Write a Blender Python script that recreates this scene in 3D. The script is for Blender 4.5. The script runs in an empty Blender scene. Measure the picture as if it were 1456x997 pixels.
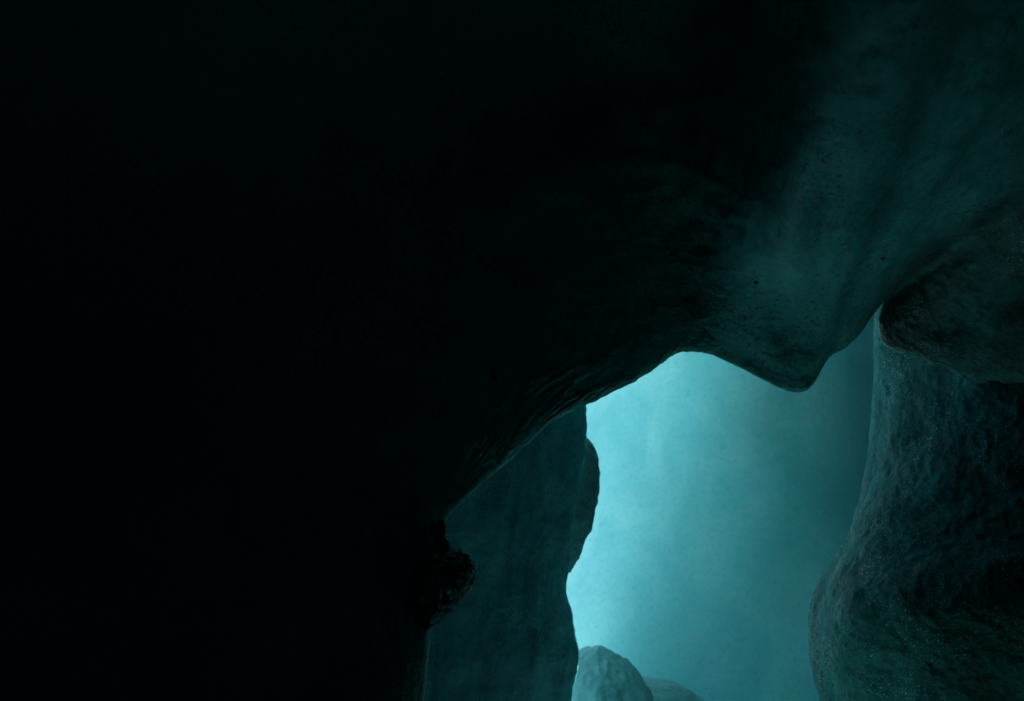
# A dark melt-water cave inside a glacier, looking through a gap in the ice
# to a second chamber that is open to the daylight on its left side.
import bpy, bmesh, math, random
import numpy as np
from mathutils import Vector, noise

random.seed(7)
R = math.radians
scene = bpy.context.scene
COL = scene.collection

# ------------------------------------------------------------------ camera
CAM_Z, PITCH, FOC = 1.6, R(12), 1415.0
cp, sp = math.cos(PITCH), math.sin(PITCH)


def P(px, py, d):
    """a point seen at photograph position px, py at a distance d along the view axis (metres)"""
    x = (px - 728.0) / FOC * d
    y = (498.5 - py) / FOC * d
    return np.array([x, d * cp - y * sp, CAM_Z + d * sp + y * cp])


cam = bpy.data.cameras.new('camera')
cam_o = bpy.data.objects.new('camera', cam)
COL.objects.link(cam_o)
cam_o.location = (0, 0, CAM_Z)
cam_o.rotation_euler = (math.pi / 2 + PITCH, 0, 0)
cam.sensor_width = 36
cam.lens = 36 * FOC / 1456
cam.clip_start = 0.05
cam.clip_end = 2000
cam.dof.use_dof = True
cam.dof.focus_distance = 5.0
cam.dof.aperture_fstop = 1.6
scene.camera = cam_o


# ------------------------------------------------------------------ materials
def mat_ice(name, c1, c2, scale=1.2, rough=(0.3, 0.6), bump=0.35, bscale=9.0, sss=0.0, sss_r=0.25,
            grit=0.0, streak=None, spec=0.5, bdist=0.03, bubbles=0.0, fine=0.5, frost=0.0, stint=None, speck=0.45, trans=0.0, stretch=None):
    m = bpy.data.materials.new(name)
    m.use_nodes = True
    nt = m.node_tree
    N, L = nt.nodes, nt.links
    b = N['Principled BSDF']
    tc = N.new('ShaderNodeTexCoord')
    co = tc.outputs['Object']

    def noi(sc, det=8, ro=0.6, vec=None, dist=0.0):
        n = N.new('ShaderNodeTexNoise')
        n.inputs['Scale'].default_value = sc
        n.inputs['Detail'].default_value = det
        n.inputs['Roughness'].default_value = ro
        n.inputs['Distortion'].default_value = dist
        L.new(vec if vec is not None else co, n.inputs['Vector'])
        return n.outputs['Fac']

    def ramp(f, p0, p1, v0=0.0, v1=1.0):
        r = N.new('ShaderNodeMapRange')
        r.interpolation_type = 'SMOOTHSTEP'
        for k, v in (('From Min', p0), ('From Max', p1), ('To Min', v0), ('To Max', v1)):
            r.inputs[k].default_value = v
        L.new(f, r.inputs['Value'])
        return r.outputs['Result']

    def mixc(f, a, bb):
        x = N.new('ShaderNodeMix')
        x.data_type = 'RGBA'
        for sock, v in ((x.inputs[6], a), (x.inputs[7], bb)):
            if isinstance(v, tuple):
                sock.default_value = (*v, 1)
            else:
                L.new(v, sock)
        if isinstance(f, float):
            x.inputs[0].default_value = f
        else:
            L.new(f, x.inputs[0])
        return x.outputs[2]

    def math_(op, a, bb):
        x = N.new('ShaderNodeMath')
        x.operation = op
        for i, v in enumerate((a, bb)):
            if isinstance(v, (int, float)):
                x.inputs[i].default_value = v
            else:
                L.new(v, x.inputs[i])
        return x.outputs[0]

    cvec = None
    if stretch:
        ms = N.new('ShaderNodeMapping')
        ms.inputs['Scale'].default_value = stretch
        L.new(co, ms.inputs['Vector'])
        cvec = ms.outputs['Vector']
    col = mixc(ramp(noi(scale, 8 if stretch else 6, 0.62, vec=cvec, dist=0.6), 0.34, 0.66), c1, c2)
    # fine mottling of the old ice: bubbles and silt
    col = mixc(ramp(noi(scale * 22, 4, 0.7), 0.5, 0.72, 0.0, speck), col, tuple(v * 0.45 for v in c2))
    if bubbles:
        col = mixc(ramp(noi(scale * 60, 3, 0.6), 0.55, 0.7, 0.0, bubbles), col, tuple(min(1, v * 1.5) for v in c1))
    if grit:
        g = ramp(noi(46, 3, 0.75), 0.56, 0.64, 0.0, grit)
        g2 = math_('MULTIPLY', g, ramp(noi(1.6, 4, 0.6), 0.38, 0.6))
        col = mixc(g2, col, (0.020, 0.022, 0.018))
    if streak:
        for an_, cc_, mx_ in (('silty', (0.020, 0.050, 0.042), 0.90), ('painted_glint', (0.45, 0.92, 0.92), 1.6)):  # silt colour, then pale lines that paint glints on the combed ridges
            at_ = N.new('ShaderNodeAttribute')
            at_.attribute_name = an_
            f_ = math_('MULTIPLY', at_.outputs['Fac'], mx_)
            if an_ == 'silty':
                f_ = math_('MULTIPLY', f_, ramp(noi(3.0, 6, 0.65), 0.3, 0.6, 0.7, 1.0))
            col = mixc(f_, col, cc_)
    if frost:
        # scattered pale frost grains
        fr_ = math_('MULTIPLY', ramp(noi(95, 2, 0.6), 0.62, 0.68, 0.0, frost), ramp(noi(2.6, 3, 0.6), 0.42, 0.62))
        col = mixc(fr_, col, (0.35, 0.75, 0.75))
    L.new(col, b.inputs['Base Color'])
    b.inputs['Transmission Weight'].default_value = trans
    if stint:
        b.inputs['Specular Tint'].default_value = (*stint, 1)
    L.new(ramp(noi(scale * 5, 5, 0.6), 0.35, 0.65, *rough), b.inputs['Roughness'])
    b.inputs['IOR'].default_value = 1.31
    b.inputs['Specular IOR Level'].default_value = spec
    if sss:
        b.inputs['Subsurface Weight'].default_value = sss
        b.inputs['Subsurface Radius'].default_value = (0.10, 0.7, 0.66)
        b.inputs['Subsurface Scale'].default_value = sss_r
    # large swellings with rough patches and smooth patches, then fine grain on its own
    patchy = ramp(noi(1.7, 4, 0.55), 0.36, 0.64, 0.15, 1.0)
    h = math_('MULTIPLY', noi(bscale, 9, 0.66, dist=0.5), patchy)
    h = math_('ADD', h, math_('MULTIPLY', math_('MULTIPLY', noi(bscale * 7, 6, 0.75), fine * 0.6), patchy))
    if streak:
        uv = N.new('ShaderNodeUVMap')
        uv.uv_map = 'UVMap'
        mp = N.new('ShaderNodeMapping')
        mp.inputs['Scale'].default_value = streak
        L.new(uv.outputs['UV'], mp.inputs['Vector'])
        s = noi(1.0, 5, 0.55, vec=mp.outputs['Vector'], dist=0.8)
        at = N.new('ShaderNodeAttribute')
        at.attribute_name = 'combed'
        s = math_('MULTIPLY', math_('MULTIPLY', s, at.outputs['Fac']), 2.6)
        h = math_('ADD', h, s)
    bp = N.new('ShaderNodeBump')
    bp.inputs['Strength'].default_value = bump
    bp.inputs['Distance'].default_value = bdist
    L.new(h, bp.inputs['Height'])
    bg = N.new('ShaderNodeBump')
    bg.inputs['Strength'].default_value = min(1.0, fine)
    bg.inputs['Distance'].default_value = 0.006
    L.new(noi(110, 3, 0.8), bg.inputs['Height'])
    L.new(bp.outputs['Normal'], bg.inputs['Normal'])
    bp = bg
    L.new(bp.outputs['Normal'], b.inputs['Normal'])
    return m


M = {}
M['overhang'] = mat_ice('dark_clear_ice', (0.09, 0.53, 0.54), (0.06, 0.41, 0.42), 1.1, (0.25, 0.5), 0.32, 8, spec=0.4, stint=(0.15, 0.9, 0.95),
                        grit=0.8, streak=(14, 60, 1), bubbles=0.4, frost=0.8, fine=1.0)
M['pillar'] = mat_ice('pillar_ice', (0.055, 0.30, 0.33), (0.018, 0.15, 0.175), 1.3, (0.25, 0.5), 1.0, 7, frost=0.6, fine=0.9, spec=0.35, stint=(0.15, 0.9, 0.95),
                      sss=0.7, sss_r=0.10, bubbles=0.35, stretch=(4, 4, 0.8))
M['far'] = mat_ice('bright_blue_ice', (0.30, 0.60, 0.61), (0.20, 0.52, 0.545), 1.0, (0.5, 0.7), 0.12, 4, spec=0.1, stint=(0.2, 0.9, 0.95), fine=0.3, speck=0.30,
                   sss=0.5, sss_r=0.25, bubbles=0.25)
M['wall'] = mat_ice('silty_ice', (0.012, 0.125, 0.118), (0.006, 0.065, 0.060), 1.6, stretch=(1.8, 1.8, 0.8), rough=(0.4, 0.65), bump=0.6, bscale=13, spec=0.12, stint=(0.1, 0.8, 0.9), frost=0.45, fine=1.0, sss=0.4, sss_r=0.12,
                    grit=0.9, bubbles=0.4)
M['boulder'] = mat_ice('frosted_boulder_ice', (0.17, 0.38, 0.38), (0.13, 0.32, 0.33), 3.0, (0.5, 0.8), 0.35, 12, spec=0.2,
                       grit=0.6, bubbles=0.2)
M['gravel'] = mat_ice('dark_gravel', (0.06, 0.09, 0.09), (0.035, 0.05, 0.05), 8.0, (0.4, 0.8), 1.0, 20)
M['shell'] = mat_ice('deep_ice', (0.08, 0.42, 0.45), (0.06, 0.33, 0.36), 1.0, (0.3, 0.5), 0.5, 5)
M['floor'] = mat_ice('floor_ice', (0.60, 0.86, 0.86), (0.52, 0.80, 0.82), 1.0, (0.3, 0.6), 0.4, 5, grit=0.2)
M['side'] = mat_ice('lobe_ice', (0.07, 0.26, 0.26), (0.04, 0.17, 0.17), 2.0, (0.35, 0.6), 0.8, 14, spec=0.2, frost=0.5, grit=0.6, fine=1.0)
M['snow'] = mat_ice('packed_snow', (0.66, 0.72, 0.74), (0.58, 0.66, 0.69), 0.6, (0.5, 0.8), 0.3, 3)
M['silt'] = mat_ice('wet_silt', (0.10, 0.30, 0.29), (0.03, 0.10, 0.10), 9.0, (0.08, 0.35), 1.0, 38, spec=0.7, stint=(0.2, 0.9, 0.95), bdist=0.02)
M['stone'] = mat_ice('black_stone', (0.012, 0.014, 0.014), (0.006, 0.007, 0.007), 20.0, (0.4, 0.7), 0.5, 40)
M['crystal'] = mat_ice('crystal_ice', (0.5, 0.92, 0.92), (0.4, 0.85, 0.85), 10.0, (0.03, 0.1), 0.1, 40, spec=0.8)


# ------------------------------------------------------------------ mesh helpers
def tag(o, label=None, cat=None, group=None, kind=None):
    for k, v in (('label', label), ('category', cat), ('group', group), ('kind', kind)):
        if v:
            o[k] = v
    return o


def link(name, me, mat, parent=None):
    o = bpy.data.objects.new(name, me)
    COL.objects.link(o)
    if mat:
        me.materials.append(mat)
    if parent:
        o.parent = parent
    return o


def catmull(pts, n):
    """pts (k, ..., 3) -> n samples along the first axis"""
    pts = np.asarray(pts, float)
    k = len(pts)
    ext = np.concatenate([[2 * pts[0] - pts[1]], pts, [2 * pts[-1] - pts[-2]]])
    t = np.linspace(0, k - 1 - 1e-9, n)
    i = t.astype(int)
    f = (t - i).reshape((-1,) + (1,) * (pts.ndim - 1))
    p0, p1, p2, p3 = ext[i], ext[i + 1], ext[i + 2], ext[i + 3]
    return 0.5 * (2 * p1 + (p2 - p0) * f + (2 * p0 - 5 * p1 + 4 * p2 - p3) * f ** 2 + (3 * p1 - p0 - 3 * p2 + p3) * f ** 3)


def grid_normals(G):
    du = np.gradient(G, axis=0)
    dv = np.gradient(G, axis=1)
    n = np.cross(du, dv)
    return n / np.maximum(np.linalg.norm(n, axis=2, keepdims=True), 1e-9)


def fbm(p, sc, octs=4, seed=0.0):
    return noise.fractal(Vector((p[0] * sc + seed, p[1] * sc + seed * 1.7, p[2] * sc - seed)), 0.9, 2.1, octs)


def displace(G, layers, weight=None):
    """layers: (amplitude, scale, octaves, seed)"""
    n = grid_normals(G)
    H = np.zeros(G.shape[:2])
    for i in range(G.shape[0]):
        for j in range(G.shape[1]):
            p = G[i, j]
            for a, sc, oc, sd in layers:
                H[i, j] += a * fbm(p, sc, oc, sd)
    if weight is not None:
        H *= weight
    return G + n * H[..., None]


def grid_mesh(name, G, close_u=False, extra=None, flip=False):
    a, b = G.shape[:2]
    idx = np.arange(a * b).reshape(a, b)
    if close_u:
        idx = np.vstack([idx, idx[:1]])
    q = np.stack([idx[:-1, :-1], idx[1:, :-1], idx[1:, 1:], idx[:-1, 1:]], -1).reshape(-1, 4)
    if flip:
        q = q[:, ::-1]
    me = bpy.data.meshes.new(name)
    me.from_pydata(G.reshape(-1, 3).tolist(), [], q.tolist())
    me.polygons.foreach_set('use_smooth', [True] * len(me.polygons))
    U, V = np.meshgrid(np.linspace(0, 1, a), np.linspace(0, 1, b), indexing='ij')
    UV = np.stack([U, V], -1).reshape(-1, 2)
    uvl = me.uv_layers.new(name='UVMap')
    li = np.empty(len(me.loops), int)
    me.loops.foreach_get('vertex_index', li)
    uvl.data.foreach_set('uv', UV[li].ravel())
    if extra is not None:
        for k_, v_ in extra.items():
            at = me.attributes.new(k_, 'FLOAT', 'POINT')
            at.data.foreach_set('value', v_.ravel().astype(np.float32))
    me.update()
    return me


# ------------------------------------------------------------------ the overhang (left wall and ceiling of the near chamber)
# lip point in the photograph, depth of the lip, outward angle (deg, 0 = right, 90 = up), depths of the front at 30, 110, 260, 600 px outward
LIP = [
    (575, 1190, 4.3, 185, 4.24, 4.18, 4.05, 3.6),
    (590, 1080, 4.3, 183, 4.24, 4.18, 4.05, 3.6),
    (600, 990, 4.3, 180, 4.24, 4.18, 4.05, 3.6),
    (608, 905, 4.3, 176, 4.24, 4.18, 4.05, 3.6),
    (616, 820, 4.3, 172, 4.24, 4.18, 4, 3.5),
    (630, 745, 4.32, 165, 4.24, 4.15, 3.95, 3.4),
    (668, 704, 4.4, 155, 4.28, 4.15, 3.9, 3.3),
    (706, 670, 4.48, 146, 4.32, 4.15, 3.9, 3.2),
    (745, 634, 4.56, 138, 4.36, 4.1, 3.9, 3.1),
    (785, 598, 4.64, 132, 4.42, 4.1, 3.85, 3),
    (835, 572, 4.72, 127, 4.5, 4.12, 3.8, 3),
    (880, 550, 4.8, 122, 4.6, 4.2, 3.8, 2.95),
    (920, 528, 4.88, 118, 4.7, 4.3, 3.82, 2.9),
    (948, 507, 4.94, 114, 4.8, 4.42, 3.85, 2.85),
    (972, 499, 4.98, 110, 4.88, 4.55, 3.85, 2.8),
    (1004, 501, 5.02, 100, 4.96, 4.75, 3.8, 2.75),
    (1040, 517, 5.05, 93, 4.96, 4.69, 3.67, 2.83),
    (1078, 536, 5.08, 89, 5, 4.77, 3.77, 2.83),
    (1110, 552, 5.1, 86, 5.02, 4.83, 3.87, 2.83),
    (1137, 558, 5.12, 82, 5.04, 4.85, 3.97, 2.88),
    (1157, 545, 5.14, 74, 5.06, 4.85, 3.97, 2.93),
    (1178, 510, 5.18, 68, 5.08, 4.83, 4.02, 3.03),
    (1204, 493, 5.24, 62, 5.12, 4.83, 4.07, 3.13),
    (1226, 470, 5.3, 57, 5.16, 4.83, 4.12, 3.23),
    (1244, 440, 5.36, 42, 5.26, 4.9, 4.25, 3.38),
    (1259, 427, 5.42, 35, 5.3, 4.98, 4.4, 3.48),
    (1252, 452, 5.44, 29, 5.3, 5, 4.5, 3.53),
    (1254, 482, 5.4, 26, 5.26, 5.02, 4.6, 3.58),
    (1276, 499, 5.34, 24, 5.2, 5.02, 4.68, 3.63),
    (1312, 508, 5.28, 27, 5.14, 5, 4.72, 3.68),
    (1350, 524, 5.37, 22, 5.18, 5.02, 4.75, 3.68),
    (1400, 560, 5.58, 16, 5.41, 5.13, 4.79, 3.68),
    (1480, 620, 5.61, 8, 5.46, 5.14, 4.77, 3.68),
    (1640, 760, 5.66, -4, 5.53, 5.15, 4.69, 3.63),
    (1900, 1050, 5.65, -16, 5.56, 5.14, 4.62, 3.58),
]
net = []
for i_, (x, y, d, ang, d1, d2, d3, d4) in enumerate(LIP):
    far_ = 1500, max(1.6, d4 * 0.72)
    # left of the ridge the front stands upright; right of it the vault comes forward
    def kk(c, wd):
        t = min(1.0, max(0.0, (c + wd / 2 - i_) / wd))
        return t * t * (3 - 2 * t)
    d1, d2, d3, d4 = [a * (1 - k) + b * k for a, b, k in zip((d1, d2, d3, d4), (d - .07, d - .12, d - .19, d - .37),
                                                           (kk(15.5, 1.8), kk(15.8, 2.2), kk(16.6, 4.0), kk(17.0, 6.0)))]
    k_ = kk(17.0, 7)
    far_ = 1500, far_[1] * (1 - k_) + 3.5 * k_
    c, s = math.cos(R(ang)), -math.sin(R(ang))

    def off(k, dd):
        return P(x + c * k, y + s * k, dd)
    S = off(0, d)
    # hidden back: rolls away behind the lip and climbs to the glacier's surface
    outb = np.array([math.cos(R(ang)) * 7.5, d + 1.6, 1.6 + math.sin(R(ang)) * 7.5])
    b2 = off(330, d + 1.1)
    b1 = off(52, d + (0.30 if x > 1140 else 0.20)) if 640 < x < 1251 else off(85, d + 0.12)
    outf = np.array([math.cos(R(ang)) * 7.5, 2.2, 1.6 + math.sin(R(ang)) * 7.5])
    net.append([outb, b2, b1, S, off(30, d1), off(110, d2), off(260, d3), off(600, d4), off(*far_), outf])
net = np.array(net)
G = catmull(net, 560)                       # along the lip
G = catmull(G.transpose(1, 0, 2), 560).transpose(1, 0, 2)
nu, nv = G.shape[:2]
vv = np.linspace(0, 9, nv)[None, :].repeat(nu, 0)
uu = np.linspace(0, len(LIP) - 1, nu)[:, None].repeat(nv, 1)
near_lip = np.exp(-((vv - 3.0) / 0.5) ** 2)
w = 1 - 0.8 * near_lip
w[vv < 3.0] = 0.2
G = displace(G, [(0.035, 0.8, 2, 3.1), (0.010, 4.5, 4, 9.0)], w)
G = displace(G, [(0.004, 16, 4, 5.0), (0.0025, 45, 3, 1.0)])
seg = np.linalg.norm(np.diff(G, axis=1), axis=2)
arc = np.concatenate([np.zeros((nu, 1)), np.cumsum(seg, axis=1)], axis=1)
j0 = int(round(3 / 9 * (nv - 1)))
arc -= arc[:, j0:j0 + 1]                      # metres from the lip, up the front
comb = np.zeros((nu, nv))
Hc = np.zeros((nu, nv))
glint = np.zeros((nu, nv))  # mask of the glints painted as pale colour along ridge crests
for i in range(nu):
    for j in range(j0 - 12, nv):
        u, a_ = uu[i, j], arc[i, j]
        if a_ > 1.0:
            break
        m_ = math.exp(-((u - 8.6) / 1.5) ** 2) * math.exp(-((a_ - 0.10) / 0.17) ** 2)
        m_ += 0.45 * math.exp(-((u - 12.5) / 2.0) ** 2) * math.exp(-((a_ - 0.03) / 0.08) ** 2)
        m_ += 0.8 * math.exp(-((u - 10.2) / 0.8) ** 2) * math.exp(-((a_ - 0.22) / 0.10) ** 2)
        if m_ < 0.03:
            continue
        pt = min(1.0, max(0.0, 0.45 + 2.4 * noise.noise(Vector((u * 1.3, a_ * 9.0, 7.0)))))
        m_ *= 0.25 + 0.75 * pt
        q = a_ - 0.055 * u
        n1 = noise.noise(Vector((u * 0.8, q * 34.0, 0.5 + q * 3)))
        n2 = noise.noise(Vector((u * 1.5 + 5, q * 55.0, 3.5)))
        comb[i, j] = m_
        Hc[i, j] = m_ * (0.020 * (0.5 - abs(n1)) + 0.016 * (0.5 - abs(n2)))
        glint[i, j] = m_ * max(0.0, 1 - abs(n2) * 5) * min(1, max(0.0, 0.5 + 2 * noise.noise(Vector((u * 2.2, q * 20, 11)))))
G = G + grid_normals(G) * Hc[..., None]
# silt frozen into the right-hand end
T_, U_ = P(1262, 427, 5.2), P(1456, 130, 4.0)
n_ = np.cross(U_ - T_, np.array([0, 1.0, 0]))
n_ /= np.linalg.norm(n_)
if n_[0] < 0:
    n_ = -n_
sd = ((G - T_) @ n_ + 0.30) / 0.55             # metres across the silt band's border
sd = np.clip(sd + 0.25 * np.sin(G[..., 1] * 5 + G[..., 2] * 7), 0, 1)
silty = sd * sd * (3 - 2 * sd)
o = link('ice_overhang', grid_mesh('ice_overhang', G, extra={'combed': comb, 'painted_glint': glint, 'silty': silty}), M['overhang'])
tag(o, 'huge dark ice overhang filling the left and top, its curved lip framing the bright gap', 'ice overhang')

# ------------------------------------------------------------------ pillar behind the left edge of the gap
# right-hand outline seen through the gap
PIL = [(838, 420), (836, 500), (835, 572), (834, 618), (832, 650), (824, 690), (816, 735), (812, 780), (810, 822),
       (817, 862), (822, 905), (824, 940), (819, 975), (813, 1010), (812, 1060), (820, 1160), (830, 1330)]
DP = 6.0
rings = []
for x, y in PIL:
    c = P(x, y, DP)
    ring = []
    hw = 0.85
    for k in range(20):
        a = 2 * math.pi * k / 20
        ca, sa = math.cos(a), math.sin(a)
        # flattened teardrop: a thinner blade towards the bright side
        rx, ry = hw, 0.50 * (0.62 - 0.38 * ca)
        ring.append(c + np.array([(ca - 1) * rx, -sa * ry * 1.3 + 0.25 * (1 - ca) * -0.8, 0]))
    rings.append(ring)
rings = np.array(rings).transpose(1, 0, 2)   # around, height
rings = np.concatenate([rings, rings[:1]])
G = catmull(catmull(rings, 240).transpose(1, 0, 2), 420).transpose(1, 0, 2)[:-1]
G = displace(G, [(0.035, 1.6, 3, 12.0), (0.016, 6.0, 4, 2.0)])
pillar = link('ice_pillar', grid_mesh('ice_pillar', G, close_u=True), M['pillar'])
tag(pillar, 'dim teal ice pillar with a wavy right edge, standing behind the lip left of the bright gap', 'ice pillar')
# the lobe that bulges out on its far side
LB = [(822, 600, .03), (836, 622, .10), (845, 640, .16), (853, 664, .20), (851, 700, .21), (846, 735, .20), (836, 765, .17),
      (824, 792, .12), (813, 815, .05)]
rings = []
for x, y, hw in LB:
    c = P(x, y, DP + 0.42)
    ring = [c + np.array([(math.cos(a) - 1) * hw * 1.3, -math.sin(a) * hw * 1.1, 0]) for a in np.linspace(0, 2 * math.pi, 17)]
    rings.append(ring)
G = catmull(catmull(np.array(rings).transpose(1, 0, 2), 120).transpose(1, 0, 2), 160).transpose(1, 0, 2)[:-1]
G = displace(G, [(0.02, 5.0, 4, 31.0), (0.008, 18.0, 3, 2.0)])
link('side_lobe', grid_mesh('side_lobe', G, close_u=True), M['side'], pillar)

# ------------------------------------------------------------------ right-hand wall of the gap
# per height: list of (px, depth) from hidden back, over the edge, to the far right
RW = []
edge = [(1250, 150), (1248, 300), (1246, 400), (1246, 470), (1244, 540), (1238, 600), (1230, 660), (1218, 720), (1198, 772),
        (1170, 812), (1153, 858), (1149, 905), (1157, 955), (1167, 1000), (1175, 1060), (1180, 1180), (1190, 1350)]
for x, y in edge:
    k = min(1.0, max(0.0, (y - 560) / 300.0))
    RW.append([P(x + 1300, y, 9.4), P(x + 200, y, 7.6), P(x + 30, y, 6.75), P(x, y, 6.3 - 0.1 * k), P(x + 22, y, 6.0 - 0.2 * k), P(x + 60, y, 5.80 - 0.3 * k),
               P(x + 125 + 20 * k, y, 5.53 - 0.3 * k), P(x + 190 + 30 * k, y, 5.35 - 0.3 * k), P(x + 260 + 30 * k, y, 5.23 - 0.3 * k),
               P(x + 345 + 30 * k, y, 5.14 - 0.3 * k), P(x + 600, y, 4.9), P(x + 1300, y, 4.2), P(x + 3000, y, 3.2)])
G = catmull(catmull(np.array(RW), 420).transpose(1, 0, 2), 380).transpose(1, 0, 2)
nu, nv = G.shape[:2]
vv = np.linspace(0, 12, nv)[None, :].repeat(nu, 0)
w = 1 - 0.7 * np.exp(-((vv - 3.0) / 0.4) ** 2)
G = displace(G, [(0.06, 1.3, 3, 8.0), (0.008, 5.0, 3, 1.0)], w)
G = displace(G, [(0.007, 18, 4, 15.0), (0.003, 40, 3, 3.0)])
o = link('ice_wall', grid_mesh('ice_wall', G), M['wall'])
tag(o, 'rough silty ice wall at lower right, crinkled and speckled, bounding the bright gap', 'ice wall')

# ------------------------------------------------------------------ far wall of the lit chamber
PLAN = [(-3.5, 21.0), (-2.2, 17.5), (-0.6, 14.4), (0.35, 12.5), (0.92, 11.35), (1.42, 10.75), (2.2, 10.55), (3.0, 10.62), (3.7, 10.85),
        (4.6, 11.5), (6.0, 12.2), (9.0, 12.6), (13.0, 11.5), (14.0, 8.0)]
FW = []
for i, (x, y) in enumerate(PLAN):
    sh = 0.30 if i <= 5 else (0.15 if i == 6 else 0.0)      # the left face leans over to the right
    FW.append([(a + sh * (c - 1.6), b, c) for a, b, c in [(x + 0.10, y - 0.5, -1.0), (x, y - 0.25, 0.4), (x, y, 1.6), (x + .02, y + 0.05, 2.6), (x + 0.05, y - 0.1, 3.6), (x + .1, y - 0.2, 4.8), (x + .2, y + 0.3, 7.0)]])
G = catmull(catmull(np.array(FW), 520).transpose(1, 0, 2), 300).transpose(1, 0, 2)
G = displace(G, [(0.07, 0.5, 2, 4.0), (0.006, 2.5, 3, 11.0)])
G = displace(G, [(0.002, 14, 3, 1.0)])
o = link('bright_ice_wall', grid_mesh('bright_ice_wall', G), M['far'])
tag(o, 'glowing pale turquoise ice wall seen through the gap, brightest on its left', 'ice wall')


# ------------------------------------------------------------------ boulders
def boulder(name, cpos, rad, seed, mat, label, cat, n=140, rough=0.18, group=None, rz=0.0):
    bm = bmesh.new()
    bmesh.ops.create_icosphere(bm, subdivisions=6, radius=1)
    for v in bm.verts:
        p = v.co.copy()
        d = 1 + rough * noise.fractal(p * 1.3 + Vector((seed,) * 3), 0.9, 2.0, 4) + rough * 0.26 * noise.fractal(p * 9 + Vector((seed * 2,) * 3), 0.8, 2.1, 4)
        p.z = math.copysign(abs(p.z) ** 0.75, p.z)
        v.co = Vector((p.x * rad[0], p.y * rad[1], p.z * rad[2])) * d
    me = bpy.data.meshes.new(name)
    bm.to_mesh(me)
    bm.free()
    me.polygons.foreach_set('use_smooth', [True] * len(me.polygons))
    o = link(name, me, mat)
    o.location = cpos
    o.rotation_euler.z = rz
    return tag(o, label, cat, group)


def top_at(px, py, d, rad):
    c = P(px, py, d)
    return (c[0], c[1], c[2] - rad[2])


r1 = (0.50, 0.60, 0.80)
boulder('ice_boulder', top_at(846, 922, 8.3, r1), r1, 5.1, M['boulder'],
        'round-topped grey teal boulder at the foot of the bright gap, beside the pillar', 'boulder', rough=0.055)
r2 = (0.92, 0.6, 0.60)
boulder('ice_boulder', top_at(880, 962, 8.9, r2), r2, 11.2, M['boulder'],
        'low sloping boulder running down to the right behind the round-topped one', 'boulder', rough=0.045)

# ------------------------------------------------------------------ silt clump stuck on the lip, with crystals
cl = P(632, 838, 4.22)


def clump():
    bm = bmesh.new()
    bmesh.ops.create_icosphere(bm, subdivisions=6, radius=1)
    ax = (P(612, 885, 4.22) - P(668, 790, 4.22))
    L = np.linalg.norm(ax)
    a = Vector(ax / L)
    f = Vector((0, -1, 0))
    s = a.cross(f).normalized()
    for v in bm.verts:
        p = v.co.copy()
        t = p.x
        wdt = 0.088 * (1 - 0.30 * t)
        d = 1 + 0.20 * noise.fractal(p * 2.0 + Vector((4, 4, 4)), 0.9, 2.0, 4) + 0.10 * noise.fractal(p * 8, 0.8, 2.1, 3)
        v.co = (a * (p.x * L * 0.50) + s * (p.y * wdt) + f * (p.z * 0.10)) * d
    me = bpy.data.meshes.new('silt_clump')
    bm.to_mesh(me)
    bm.free()
    me.polygons.foreach_set('use_smooth', [True] * len(me.polygons))
    return me


silt = link('silt_clump', clump(), M['silt'])
silt.location = cl
tag(silt, 'black glistening clump of wet silt clinging to the lower left edge of the gap', 'silt clump')
# tail of grit above it
bm = bmesh.new()
for k in range(90):
    t = random.random()
    q = P(622 + 20 * t + random.uniform(-12, 9), 745 + 70 * t + random.uniform(-5, 5), 4.19) - cl
    ret = bmesh.ops.create_icosphere(bm, subdivisions=2, radius=random.uniform(.005, .016))
    for v in ret['verts']:
        v.co = v.co * (1 + 0.3 * noise.noise(v.co * 60 + Vector((k, k, k)))) + Vector(q)
me = bpy.data.meshes.new('grit')
bm.to_mesh(me)
bm.free()
g = link('grit', me, M['silt'], silt)
g['kind'] = 'stuff'
# pale crystals in it
bm = bmesh.new()
deps = None
sm = silt.data
fr = [v.co.copy() for v in sm.vertices if v.co.y < -0.045]
random.shuffle(fr)
for k, q in enumerate(fr[:210]):
    ret = bmesh.ops.create_icosphere(bm, subdivisions=1, radius=random.choice((.004, .005, .006, .008, .012)))
    sc_ = Vector([random.uniform(0.6, 1.4) for _ in range(3)])
    for v in ret['verts']:
        v.co = Vector((v.co.x * sc_.x, v.co.y * sc_.y, v.co.z * sc_.z)) + q * 1.05
me = bpy.data.meshes.new('ice_crystals')
bm.to_mesh(me)
bm.free()
g = link('ice_crystals', me, M['crystal'], silt)
g['kind'] = 'stuff'

# ------------------------------------------------------------------ floor, outside ground, enclosing ice
n = 160
xs_ = np.linspace(-16, 9, n)
ys_ = np.linspace(-6, 24, n)
G = np.array([[(x, y, 0.0) for y in ys_] for x in xs_])
G = displace(G, [(0.14, 0.5, 4, 2.0)])
G[..., 2] = np.abs(G[..., 2]) * 0.8 - 0.05
js = int(np.searchsorted(ys_, 4.9))
tag(link('cave_floor', grid_mesh('cave_floor', G[:, :js + 1]), M['gravel']), kind='structure')
tag(link('snow_floor', grid_mesh('snow_floor', G[:, js:]), M['floor']), kind='structure')

me = bpy.data.meshes.new('ground')
me.from_pydata([(-900, -900, -.25), (900, -900, -.25), (900, 900, -.25), (-900, 900, -.25)], [], [(0, 1, 2, 3)])
tag(link('ground', me, M['snow']), kind='structure')


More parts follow.
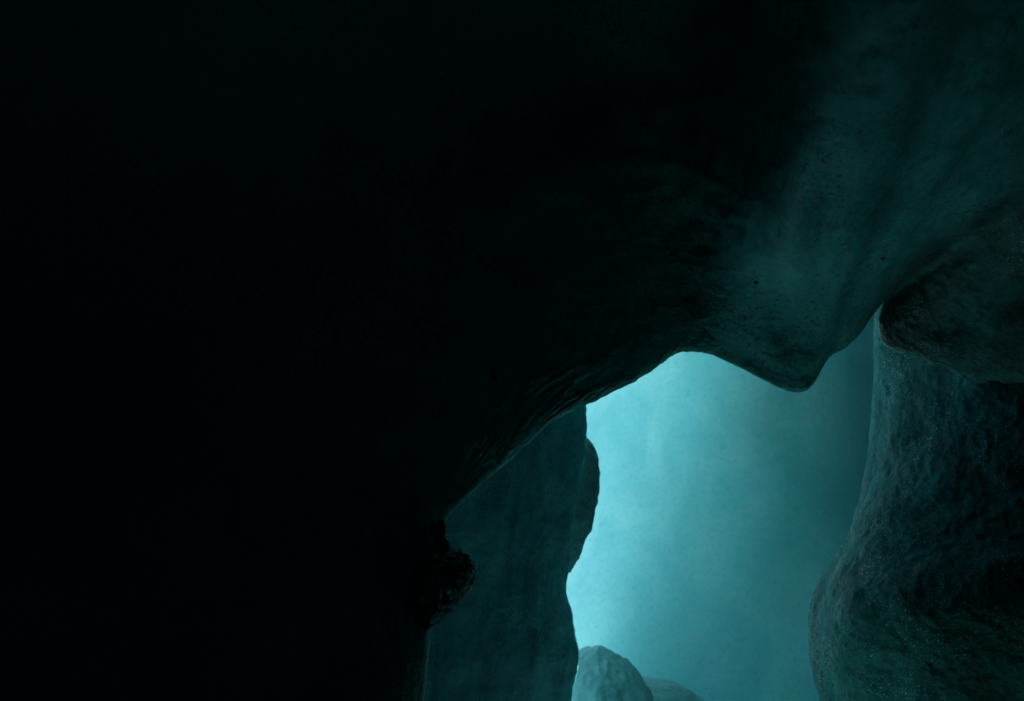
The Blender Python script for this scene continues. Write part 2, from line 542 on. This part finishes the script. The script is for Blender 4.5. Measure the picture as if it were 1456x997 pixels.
def slab(name, pts, th, mat, seed, nx=60, ny=60):
    """thick rough sheet through a bilinear net of 4 corners"""
    a, b, c, d = [np.array(p, float) for p in pts]
    U, V = np.meshgrid(np.linspace(0, 1, nx), np.linspace(0, 1, ny), indexing='ij')
    U, V = U[..., None], V[..., None]
    G = (a * (1 - U) + b * U) * (1 - V) + (d * (1 - U) + c * U) * V
    nn = grid_normals(G)
    A = displace(G, [(0.15, 0.6, 4, seed)])
    B = G + nn * th
    # wrap: front, back joined round the border
    bm = bmesh.new()
    va = [[bm.verts.new(A[i, j]) for j in range(ny)] for i in range(nx)]
    vb = [[bm.verts.new(B[i, j]) for j in range(ny)] for i in range(nx)]
    for i in range(nx - 1):
        for j in range(ny - 1):
            bm.faces.new((va[i][j], va[i][j + 1], va[i + 1][j + 1], va[i + 1][j]))
            bm.faces.new((vb[i][j], vb[i + 1][j], vb[i + 1][j + 1], vb[i][j + 1]))
    ra = [(i, 0) for i in range(nx)] + [(nx - 1, j) for j in range(1, ny)] + [(i, ny - 1) for i in range(nx - 2, -1, -1)] + [(0, j) for j in range(ny - 2, 0, -1)]
    for k in range(len(ra)):
        p, q = ra[k], ra[(k + 1) % len(ra)]
        bm.faces.new((va[p[0]][p[1]], va[q[0]][q[1]], vb[q[0]][q[1]], vb[p[0]][p[1]]))
    me = bpy.data.meshes.new(name)
    bm.to_mesh(me)
    bm.free()
    me.polygons.foreach_set('use_smooth', [True] * len(me.polygons))
    return link(name, me, mat)


# unseen roof slabs, shaped to let a sun patch in and shade the boulder
o = slab('shading_ice_roof', [(0.4, 5.2, 4.3), (14, 5.0, 3.9), (14, 9.7, 4.2), (0.4, 9.7, 4.6)], 1.4, M['floor'], 5.0)
tag(o, 'unseen thick ice roof added over the right side of the lit chamber to block the sun', 'ice roof')
o = slab('shading_ice_roof', [(-1.6, 9.7, 4.6), (14, 9.7, 4.4), (14, 17, 4.2), (-0.6, 17, 5.2)], 1.4, M['floor'], 6.0)
tag(o, 'unseen ice roof added across the rear of the lit chamber to shade the boulder', 'ice roof')
# unseen snow slope added on the open side to bounce sunlight onto the far wall
o = slab('bounce_snow_bank', [(-3.2, 5, -0.6), (-3.6, 22, -0.6), (-13, 24, 4.5), (-13, 5, 4.5)], 1.0, M['snow'], 9.0)
tag(o, 'unseen snow bank added outside the open left side to bounce sun into the lit chamber', 'snow bank')

# closed near chamber behind the camera
nu, nv = 120, 80
G = np.zeros((nu, nv, 3))
for i in range(nu):
    a = 2 * math.pi * i / nu
    for j in range(nv):
        t = j / (nv - 1)
        # from the open front rim (y = 3.4) to the back
        y = 3.4 - 9.0 * t
        rr = 6.2 * math.sqrt(max(0.0, 1 - t ** 2.6))
        G[i, j] = (rr * math.cos(a), y, 1.6 + rr * math.sin(a))
Gc = np.concatenate([G, G[:1]])
G = displace(Gc, [(0.25, 0.5, 4, 2.0)])[:-1]
G[:, 0] = Gc[:-1, 0]
o = link('chamber_ice_wall', grid_mesh('chamber_ice_wall', G, close_u=True), M['shell'])
tag(o, 'black unlit ice enclosing the near chamber behind the viewpoint', 'ice wall')


# ------------------------------------------------------------------ small stones frozen in the ice
def ray_hit(px, py):
    o0 = Vector((0, 0, CAM_Z))
    dr = (Vector(P(px, py, 1.0)) - o0).normalized()
    hit, loc, nrm, _, ob, _ = scene.ray_cast(bpy.context.view_layer.depsgraph, o0, dr)
    return (loc, nrm) if hit else (Vector(P(px, py, 4)), Vector((0, -1, 0)))


bpy.context.view_layer.update()
STONES = [
    (702, 536, .017, 'largest black stone frozen in the dark overhang, left of the combed ridges'),
    (870, 268, .011, 'thin black stone in the dark ceiling high above the gap'),
    (1076, 401, .010, 'small black stone in the teal lit ceiling patch above the gap'),
    (1254, 367, .010, 'small black stone above the top of the narrow crevice'),
    (1149, 13, .009, 'tiny black stone at the top edge, in the ceiling'),
    (1064, 5, .010, 'tiny upright black stone at the top edge, left of its neighbour'),
    (756, 471, .006, 'pinhead black stone in the ceiling above the combed ridges, left of a pair'),
    (796, 473, .006, 'pinhead black stone in the ceiling above the combed ridges, right of a pair'),
]
for k, (px, py, r, lab) in enumerate(STONES):
    loc, nrm = ray_hit(px, py)
    bm = bmesh.new()
    bmesh.ops.create_icosphere(bm, subdivisions=3, radius=1)
    for v in bm.verts:
        v.co = Vector((v.co.x * 1.1, v.co.y * 0.7, v.co.z * 0.9)) * r * (1 + 0.5 * noise.fractal(v.co * 1.2 + Vector((k * 5, 0, 0)), .9, 2, 3))
    me = bpy.data.meshes.new('stone')
    bm.to_mesh(me)
    bm.free()
    me.polygons.foreach_set('use_smooth', [True] * len(me.polygons))
    o = link('stone', me, M['stone'])
    o.location = loc
    o.rotation_euler = (random.uniform(-.5, .5), random.uniform(0, 3), 0)
    tag(o, lab, 'stone', 'black stones frozen in the ice')

# ------------------------------------------------------------------ daylight
SUN_EL, SUN_AZ = R(55), R(-30)       # azimuth clockwise from +Y: the sun stands beyond the far wall, to its left
w = bpy.data.worlds.new('World')
scene.world = w
w.use_nodes = True
nt = w.node_tree
sky = nt.nodes.new('ShaderNodeTexSky')
sky.sky_type = 'NISHITA'
sky.sun_disc = False
sky.sun_elevation = SUN_EL
sky.sun_rotation = SUN_AZ
nt.links.new(sky.outputs[0], nt.nodes['Background'].inputs[0])
nt.nodes['Background'].inputs[1].default_value = 0.12
sun = bpy.data.lights.new('sun', 'SUN')
sun.energy = 4.0
sun.angle = R(0.5)
sun.color = (1, 0.95, 0.88)
so = bpy.data.objects.new('sun', sun)
COL.objects.link(so)
dirv = Vector((math.sin(SUN_AZ) * math.cos(SUN_EL), math.cos(SUN_AZ) * math.cos(SUN_EL), math.sin(SUN_EL)))
so.rotation_euler = dirv.to_track_quat('Z', 'Y').to_euler()

# ------------------------------------------------------------------ render settings
scene.view_settings.view_transform = 'Standard'
scene.view_settings.look = 'None'
scene.view_settings.exposure = 1.05
scene.view_settings.gamma = 1
cy = scene.cycles
cy.max_bounces = 14
cy.diffuse_bounces = 10
cy.glossy_bounces = 4
cy.transmission_bounces = 4
cy.use_adaptive_sampling = False
cy.use_denoising = True
cy.sample_clamp_indirect = 3.0
cy.caustics_reflective = False
cy.caustics_refractive = False
